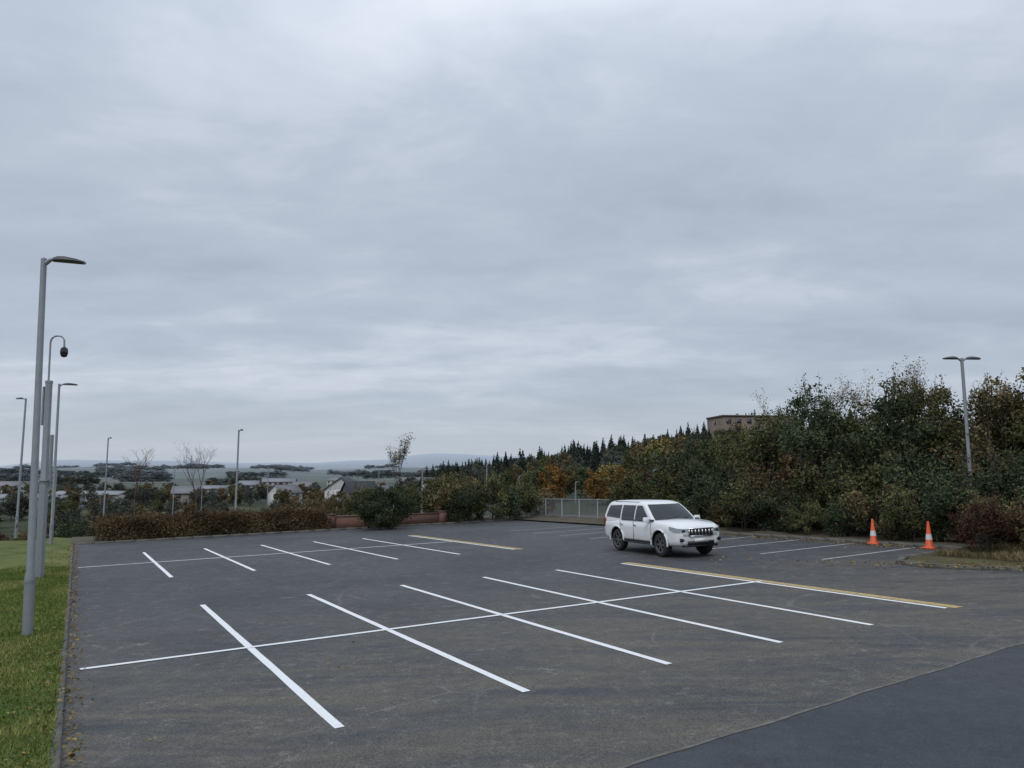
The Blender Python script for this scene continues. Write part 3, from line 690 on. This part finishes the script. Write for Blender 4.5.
# ------------------------------------------------------------------ car
def car():
    x, y = 5.2, 26.85; z = gz(x, y)+.004
    up = Vector((-.0255, .0145, 1)).normalized(); f = Vector((.365, -.931, 0)); f = (f-up*f.dot(up)).normalized(); l = up.cross(f)
    P = empty('suv_car'); M = Matrix((f*1.01, l, up*.965)).transposed().to_4x4(); M.translation = (x, y, z); P.matrix_world = M
    MP, nt, b = newmat('white_car_paint'); b.inputs['Roughness'].default_value = .35; b.inputs['Coat Weight'].default_value = .8; b.inputs['Coat Roughness'].default_value = .06
    tc = N(nt, 'ShaderNodeTexCoord'); no = N(nt, 'ShaderNodeTexNoise'); no.inputs['Scale'].default_value = 2.5; no.inputs['Detail'].default_value = 8; nt.links.new(tc.outputs['Object'], no.inputs['Vector'])
    sp = N(nt, 'ShaderNodeSeparateXYZ'); nt.links.new(tc.outputs['Object'], sp.inputs[0])
    mr = N(nt, 'ShaderNodeMapRange'); nt.links.new(sp.outputs['Z'], mr.inputs['Value']); mr.inputs['From Min'].default_value = .75; mr.inputs['From Max'].default_value = .35; mr.inputs['To Max'].default_value = .7
    mu = N(nt, 'ShaderNodeMath', operation='MULTIPLY'); nt.links.new(mr.outputs[0], mu.inputs[0]); nt.links.new(no.outputs['Fac'], mu.inputs[1])
    mx = N(nt, 'ShaderNodeMix', data_type='RGBA'); mx.inputs['A'].default_value = (.78, .79, .80, 1); mx.inputs['B'].default_value = (.30, .27, .23, 1); nt.links.new(mu.outputs[0], mx.inputs['Factor']); nt.links.new(mx.outputs['Result'], b.inputs['Base Color'])
    MG = simple('car_glass', (.012, .014, .016), .04, 0, .05, 1, spec=.7)
    MT = simple('tyre', (.02, .02, .02), .8); MAL = simple('alloy', (.22, .23, .24), .35, .8); MCH = simple('chrome', (.5, .5, .52), .22, 1.)
    MHL = simple('headlight', (.30, .33, .36), .08, .3); MRL = simple('tail_light', (.35, .012, .012), .15); MPL = simple('plate', (.7, .7, .66), .5)
    st = [(-2.43, .76, .56, 1.04), (-2.40, .84, .48, 1.10), (-2.32, .89, .44, 1.14), (-2.15, .92, .40, 1.16), (-1.3, .942, .38, 1.165), (-.4, .945, .38, 1.165), (.4, .945, .38, 1.175), (.95, .942, .38, 1.195), (1.4, .94, .38, 1.19), (1.8, .932, .38, 1.165), (2.05, .91, .38, 1.125), (2.22, .875, .39, 1.075), (2.33, .82, .41, 1.03), (2.40, .74, .44, .985), (2.43, .66, .48, .945)]
    V = []; nR = 20
    for (X, w, zb, zt) in st:
        half = [(w-.10, zb), (w-.03, zb+.06), (w-.015, zb+.16), (w-.012, .66), (w, .80), (w+.002, zt-.24), (w-.012, zt-.14), (w-.05, zt-.05), (w-.14, zt)]
        ring = [(0, zb)]+half+[(0, zt+.04)]+[(-a, c) for a, c in reversed(half)]
        V += [(X, a, c) for a, c in ring]
    F = []
    for i in range(len(st)-1):
        for j in range(nR): F.append((i*nR+j, i*nR+(j+1) % nR, (i+1)*nR+(j+1) % nR, (i+1)*nR+j))
    F.append(tuple(range(nR))); F.append(tuple(reversed(range((len(st)-1)*nR, len(st)*nR))))
    me = bpy.data.meshes.new('body'); me.from_pydata(V, [], F); me.update()
    import bmesh
    bm = bmesh.new(); bm.from_mesh(me); bmesh.ops.recalc_face_normals(bm, faces=bm.faces); bm.to_mesh(me); bm.free()
    body = obj('body', me, P, [MP, M_BLACK])
    axles = (1.46, -1.33); Rw = .40
    cq = bmesh.new()
    for ax in axles:
        for sy in (-1, 1):
            r = bmesh.ops.create_cone(cq, cap_ends=True, segments=32, radius1=.47, radius2=.47, depth=.5, matrix=Matrix.Translation((ax, sy*.90, Rw+.03)) @ Matrix.Rotation(math.pi/2, 4, 'X'))
    cm = bpy.data.meshes.new('cut'); cq.to_mesh(cm); cq.free(); cm.materials.append(MP); cm.materials.append(M_BLACK)
    for p in cm.polygons: p.material_index = 1
    cut = obj('cut', cm, P)
    md = body.modifiers.new('b', 'BOOLEAN'); md.object = cut; md.operation = 'DIFFERENCE'; md.solver = 'EXACT'
    bpy.context.view_layer.update(); dg = bpy.context.evaluated_depsgraph_get()
    nm = bpy.data.meshes.new_from_object(body.evaluated_get(dg)); body.modifiers.clear()
    if len(nm.polygons) > 50: body.data = nm
    bpy.data.objects.remove(cut)
    me = body.data; me.polygons.foreach_set('use_smooth', np.ones(len(me.polygons), bool)); me.set_sharp_from_angle(angle=math.radians(42))
    # greenhouse
    lv = [(1.10, -2.36, 1.10, .895, .0), (1.28, -2.33, .88, .872, 0), (1.45, -2.28, .68, .832, .0), (1.60, -2.23, .49, .785, 0), (1.70, -2.18, .35, .745, .0), (1.77, -2.12, .22, .70, 0), (1.815, -2.0, .08, .63, 0), (1.845, -1.80, -.10, .52, 0), (1.86, -1.4, -.4, .25, 0)]
    def ring(zz, xr, xf, hw):
        pts = []
        ys = np.linspace(-1, 1, 9)
        for t in ys: pts.append((xf+.14*(1-abs(t)**2.2), t*hw*.97, zz))
        for t in np.linspace(.1, .9, 5): pts.append((xf+(xr-xf)*t, hw, zz))
        for t in ys[::-1]: pts.append((xr-.05*(1-abs(t)**3), t*hw*.96, zz))
        for t in np.linspace(.9, .1, 5): pts.append((xf+(xr-xf)*t, -hw, zz))
        return pts
    V = []; 
    for (zz, xr, xf, hw, _) in lv: V += ring(zz, xr, xf, hw)
    n = 28; F = [(i*n+j, i*n+(j+1) % n, (i+1)*n+(j+1) % n, (i+1)*n+j) for i in range(len(lv)-1) for j in range(n)]; F.append(tuple(range((len(lv)-1)*n, len(lv)*n)))
    me = bpy.data.meshes.new('cabin'); me.from_pydata(V, [], F); me.update(); g = obj('cabin', me, P, [MP]); me.polygons.foreach_set('use_smooth', np.ones(len(F), bool)); me.set_sharp_from_angle(angle=math.radians(45))
    def prof(zz):
        for a, c in zip(lv[:-1], lv[1:]):
            if zz <= c[0]:
                t = (zz-a[0])/(c[0]-a[0]); return [a[i]+(c[i]-a[i])*t for i in (1, 2, 3)]
    # side windows
    for sy in (-1, 1):
        q = Q()
        for poly in ([(.86, 1.19), (-.10, 1.19), (-.10, 1.69), (.24, 1.69)], [(-.18, 1.19), (-1.04, 1.19), (-1.04, 1.69), (-.18, 1.69)], [(-1.14, 1.20), (-2.14, 1.24), (-2.0, 1.66), (-1.14, 1.69)]):
            (x0, z0), (x1, z1), (x2, z2), (x3, z3) = poly; Vv = []
            ts = (0, .2, .4, .6, .8, 1)
            for t in ts:
                for xx, zz in ((x0+(x3-x0)*t, z0+(z3-z0)*t), (x1+(x2-x1)*t, z1+(z2-z1)*t)):
                    Vv.append((xx, sy*(prof(zz)[2]+.012), zz))
            fs_ = [(2*i, 2*i+1, 2*i+3, 2*i+2) for i in range(5)]
            q.add(Vv, fs_ if sy > 0 else [f_[::-1] for f_ in fs_])
        obj('side_windows', q.mesh('sw', True), P, [MG])
    # windscreen & rear window
    for front in (True, False):
        q = Q(); Vv = []; zs = (1.20, 1.32, 1.45, 1.6, 1.72) if front else (1.22, 1.34, 1.45, 1.56, 1.66); ts = np.linspace(-.90, .90, 9)
        for zz in zs:
            xr, xf, hw = prof(zz)
            for t in ts:
                Vv.append((xf+.14*(1-abs(t)**2.2)+.02, t*hw*.97, zz+.01) if front else (xr-.05*(1-abs(t)**3)-.015, t*hw*.93, zz))
        q.add(Vv, [(i*9+j, i*9+j+1, (i+1)*9+j+1, (i+1)*9+j) for i in range(4) for j in range(8)])
        obj('windscreen' if front else 'rear_window', q.mesh('ws', True), P, [MG])
    # wheels
    for ax in axles:
        for sy in (-1, 1):
            q = Q(); cx = (ax, sy*.80, Rw)
            q.lathe([(.25, -.115), (.34, -.125), (.375, -.11), (.40, -.07), (.40, .07), (.375, .11), (.34, .125), (.25, .115)], 36, cx, 'y', 0)
            q.lathe([(.255, sy*.113), (.245, sy*.12), (.235, sy*.10), (.22, sy*.03), (.01, sy*.03)], 30, cx, 'y', 2)
            q.lathe([(.262, sy*.112), (.258, sy*.125), (.236, sy*.118)], 30, cx, 'y', 1)
            q.lathe([(.075, sy*.03), (.07, sy*.10), (.01, sy*.105)], 16, cx, 'y', 1)
            for k in range(6):
                for off in (-.13, .13):
                    a = k*math.pi/3+off*.8; a2 = a
                    c = (cx[0]+.155*math.cos(a), cx[1]+sy*.085, cx[2]+.155*math.sin(a))
                    R = Matrix.Rotation(-a, 3, 'Y'); q.box(c, (.19, .03, .032), 0, 1, M=R)
            obj('wheel', q.mesh('wheel', True), P, [MT, MAL, M_BLACK])
            q = Q(); pts = [(ax+.485*math.cos(t), sy*.945, Rw+.03+.485*math.sin(t)) for t in np.linspace(-.12, math.pi+.12, 20)]
            q.tube(pts, [.03]*20, 6); obj('wheel_arch', q.mesh('arch', True), P, [MP])
    # trim
    q = Q()
    for sy in (-1, 1):
        q.box((.06, sy*.955, .40), (1.75, .12, .05)); q.box((.06, sy*.93, .46), (1.80, .03, .06))
        for X in (.98, -.15, -1.06): q.box((X, sy*.944, .80), (.012, .010, .62))
        q.box((-.05, sy*.905, 1.17), (1.95, .02, .03))
        q.box((1.0, sy*.90, 1.2), (.12, .12, .05))
    q.box((2.42, 0, .50), (.06, 1.0, .12)); q.box((2.38, 0, .40), (.10, 1.3, .07))
    q.box((2.44, 0, .84), (.03, .84, .24), 0, 0, (1, 1.08)); q.box((-2.42, 0, .50), (.1, 1.5, .14))
    for sy in (-1, 1): q.box((2.395, sy*.66, .60), (.06, .22, .11), sy*-.35)
    q.tube([(1.17, -.4, 1.215), (1.06, .15, 1.33)], [.01, .008], 4); q.tube([(1.17, .2, 1.215), (1.0, .62, 1.33)], [.01, .008], 4)
    obj('black_trim', q.mesh('trim'), P, [M_BLACK])
    q = Q()
    for sy in (-1, 1): q.tube([(.0, sy*.655, 1.76), (-.15, sy*.66, 1.80), (-1.75, sy*.66, 1.81), (-1.92, sy*.65, 1.77)], [.016]*4, 6)
    obj('roof_rails', q.mesh('roof_rails', True), P, [MCH])
    q = Q()
    for i in range(6): q.box((2.457, -.33+.132*i, .84), (.02, .045, .21))
    q.box((2.457, 0, .965), (.03, .94, .03)); q.box((2.457, 0, .72), (.03, .82, .028)); [q.box((2.455, sy*.44, .84), (.03, .035, .24), 0) for sy in (-1, 1)]
    for sy in (-1, 1):
        for X in (-.02, -.92): q.box((X-.02, sy*.955, 1.0), (.16, .03, .028))
    obj('chrome_trim', q.mesh('chrome'), P, [MCH])
    q = Q()
    for sy in (-1, 1):
        cols = [(2.450, .47, .86, .955), (2.430, .68, .83, .965), (2.365, .805, .83, .98), (2.24, .893, .86, 1.01), (2.04, .927, .93, 1.04)]
        Vv = [(a, sy*bb, c) for a, bb, c, d in cols]+[(a-.012, sy*(bb-.010), d) for a, bb, c, d in cols]
        q.add(Vv, [(i, i+1, i+6, i+5) for i in range(4)])
    obj('headlights', q.mesh('hl', True), P, [MHL])
    q = Q()
    for sy in (-1, 1):
        q.box((2.43, sy*.64, .90), (.04, .10, .07)); q.box((2.43, sy*.66, .60), (.02, .08, .06))
    obj('lamp_lenses', q.mesh('lens'), P, [M_BLACK])
    q = Q()
    for sy in (-1, 1):
        cols = [(-2.44, .64), (-2.435, .79), (-2.39, .885), (-2.22, .925)]
        Vv = [(a, sy*bb, .86) for a, bb in cols]+[(a+.02, sy*(bb-.02), 1.2) for a, bb in cols]
        q.add(Vv, [(i, i+1, i+5, i+4) for i in range(3)])
    obj('tail_lights', q.mesh('tl', True), P, [MRL])
    q = Q()
    for sy in (-1, 1):
        q.box((.84, sy*1.02, 1.22), (.13, .22, .17), 0, 0, (.8, .85)); q.box((.87, sy*.93, 1.15), (.06, .12, .04))
    me = q.mesh('mirrors'); o = obj('door_mirrors', me, P, [MP]); bv = o.modifiers.new('b', 'BEVEL'); bv.width = .03; bv.segments = 2
    q = Q(); q.box((2.465, 0, .58), (.015, .52, .11)); q.box((-2.49, 0, .7), (.015, .52, .11)); obj('number_plate', q.mesh('plate'), P, [MPL])
car()

# ------------------------------------------------------------------ world / light / camera
w_ = bpy.data.worlds.new('World'); SC.world = w_; w_.use_nodes = True; nt = w_.node_tree; L = nt.links.new
bg = nt.nodes['Background']
sky = N(nt, 'ShaderNodeTexSky', sky_type='NISHITA', sun_disc=False); sky.sun_elevation = math.radians(48); sky.sun_rotation = math.radians(150)
tc = N(nt, 'ShaderNodeTexCoord'); sp = N(nt, 'ShaderNodeSeparateXYZ'); L(tc.outputs['Generated'], sp.inputs[0])
def MA(op, a, b=None, c=None, clamp=False):
    n = N(nt, 'ShaderNodeMath', operation=op, use_clamp=clamp)
    for i, s in enumerate((a, b, c)):
        if s is None: continue
        if isinstance(s, (int, float)): n.inputs[i].default_value = s
        else: L(s, n.inputs[i])
    return n.outputs[0]
def MR(v, a, b, lo, hi, smooth=True):
    r = N(nt, 'ShaderNodeMapRange', interpolation_type='SMOOTHSTEP' if smooth else 'LINEAR'); L(v, r.inputs['Value'])
    for k, x in zip(('From Min', 'From Max', 'To Min', 'To Max'), (a, b, lo, hi)): r.inputs[k].default_value = x
    return r.outputs['Result']
zc = MA('ADD', MA('MAXIMUM', sp.outputs['Z'], 0.0), .16)
px = MA('DIVIDE', sp.outputs['X'], zc); py = MA('DIVIDE', sp.outputs['Y'], zc)
cb = N(nt, 'ShaderNodeCombineXYZ'); L(px, cb.inputs[0]); L(py, cb.inputs[1])
def cloud(scale, rot, sx, sy, detail, rough, dist, off=(0, 0, 0)):
    mp = N(nt, 'ShaderNodeMapping'); mp.inputs['Rotation'].default_value = (0, 0, rot); mp.inputs['Scale'].default_value = (sx, sy, 1); mp.inputs['Location'].default_value = off
    L(cb.outputs[0], mp.inputs['Vector']); n = N(nt, 'ShaderNodeTexNoise'); n.inputs['Scale'].default_value = scale; n.inputs['Detail'].default_value = detail; n.inputs['Roughness'].default_value = rough; n.inputs['Distortion'].default_value = dist
    L(mp.outputs[0], n.inputs['Vector']); return n.outputs['Fac']
c1 = cloud(.8, -.35, .6, 1.2, 4, .5, .4, (3.1, 1.7, 0)); c2 = cloud(2.0, -.5, .6, 1.3, 5, .55, .4, (1, 4, 2)); c3 = cloud(.35, 0, 1, 1, 1, .5, 0, (7, 2, 1)); c4 = cloud(3.4, .2, 1, 1, 5, .6, .5, (2, 2, 5))
v = MA('ADD', MA('ADD', MA('MULTIPLY', c1, .40), MA('MULTIPLY', c2, .25)), MA('ADD', MA('MULTIPLY', c3, .2), MA('MULTIPLY', c4, .15)))
rp = N(nt, 'ShaderNodeValToRGB'); cr = rp.color_ramp; L(v, rp.inputs['Fac'])
cr.elements[0].position = .39; cr.elements[0].color = (.405, .465, .56, 1)
cr.elements[1].position = .62; cr.elements[1].color = (.70, .75, .835, 1)
e_ = cr.elements.new(.49); e_.color = (.485, .55, .65, 1)
hz = MR(sp.outputs['Z'], 0.0, .16, 1, 0)
mh = N(nt, 'ShaderNodeMix', data_type='RGBA'); L(MA('MULTIPLY', hz, .75), mh.inputs['Factor']); L(rp.outputs['Color'], mh.inputs['A']); mh.inputs['B'].default_value = (.49, .545, .61, 1)
ms = N(nt, 'ShaderNodeMix', data_type='RGBA'); ms.inputs['Factor'].default_value = .04
sk = N(nt, 'ShaderNodeVectorMath', operation='SCALE'); sk.inputs['Scale'].default_value = .1; L(sky.outputs[0], sk.inputs[0])
L(mh.outputs['Result'], ms.inputs['A']); L(sk.outputs[0], ms.inputs['B'])
zb = MR(sp.outputs['Z'], .3, .95, 1.0, 1.6)
fs = N(nt, 'ShaderNodeVectorMath', operation='SCALE'); L(ms.outputs['Result'], fs.inputs[0]); L(zb, fs.inputs['Scale'])
L(fs.outputs[0], bg.inputs['Color']); bg.inputs['Strength'].default_value = 1.0

sun = bpy.data.lights.new('sun', 'SUN'); sun.energy = 1.1; sun.angle = math.radians(25); sun.color = (1, .96, .91)
so = bpy.data.objects.new('sun', sun); COL.objects.link(so); so.rotation_euler = (math.radians(40), 0, math.radians(-25))
cam = bpy.data.cameras.new('camera'); co = bpy.data.objects.new('camera', cam); COL.objects.link(co)
cam.sensor_width = 36; cam.lens = 36*750/1024; cam.clip_end = 20000; cam.clip_start = .05
co.location = (0, 0, 2.6); co.rotation_euler = (math.radians(90+6.54), 0, 0); SC.camera = co
SC.view_settings.view_transform = 'Standard'; SC.view_settings.look = 'None'; SC.view_settings.exposure = 0
print('ok')
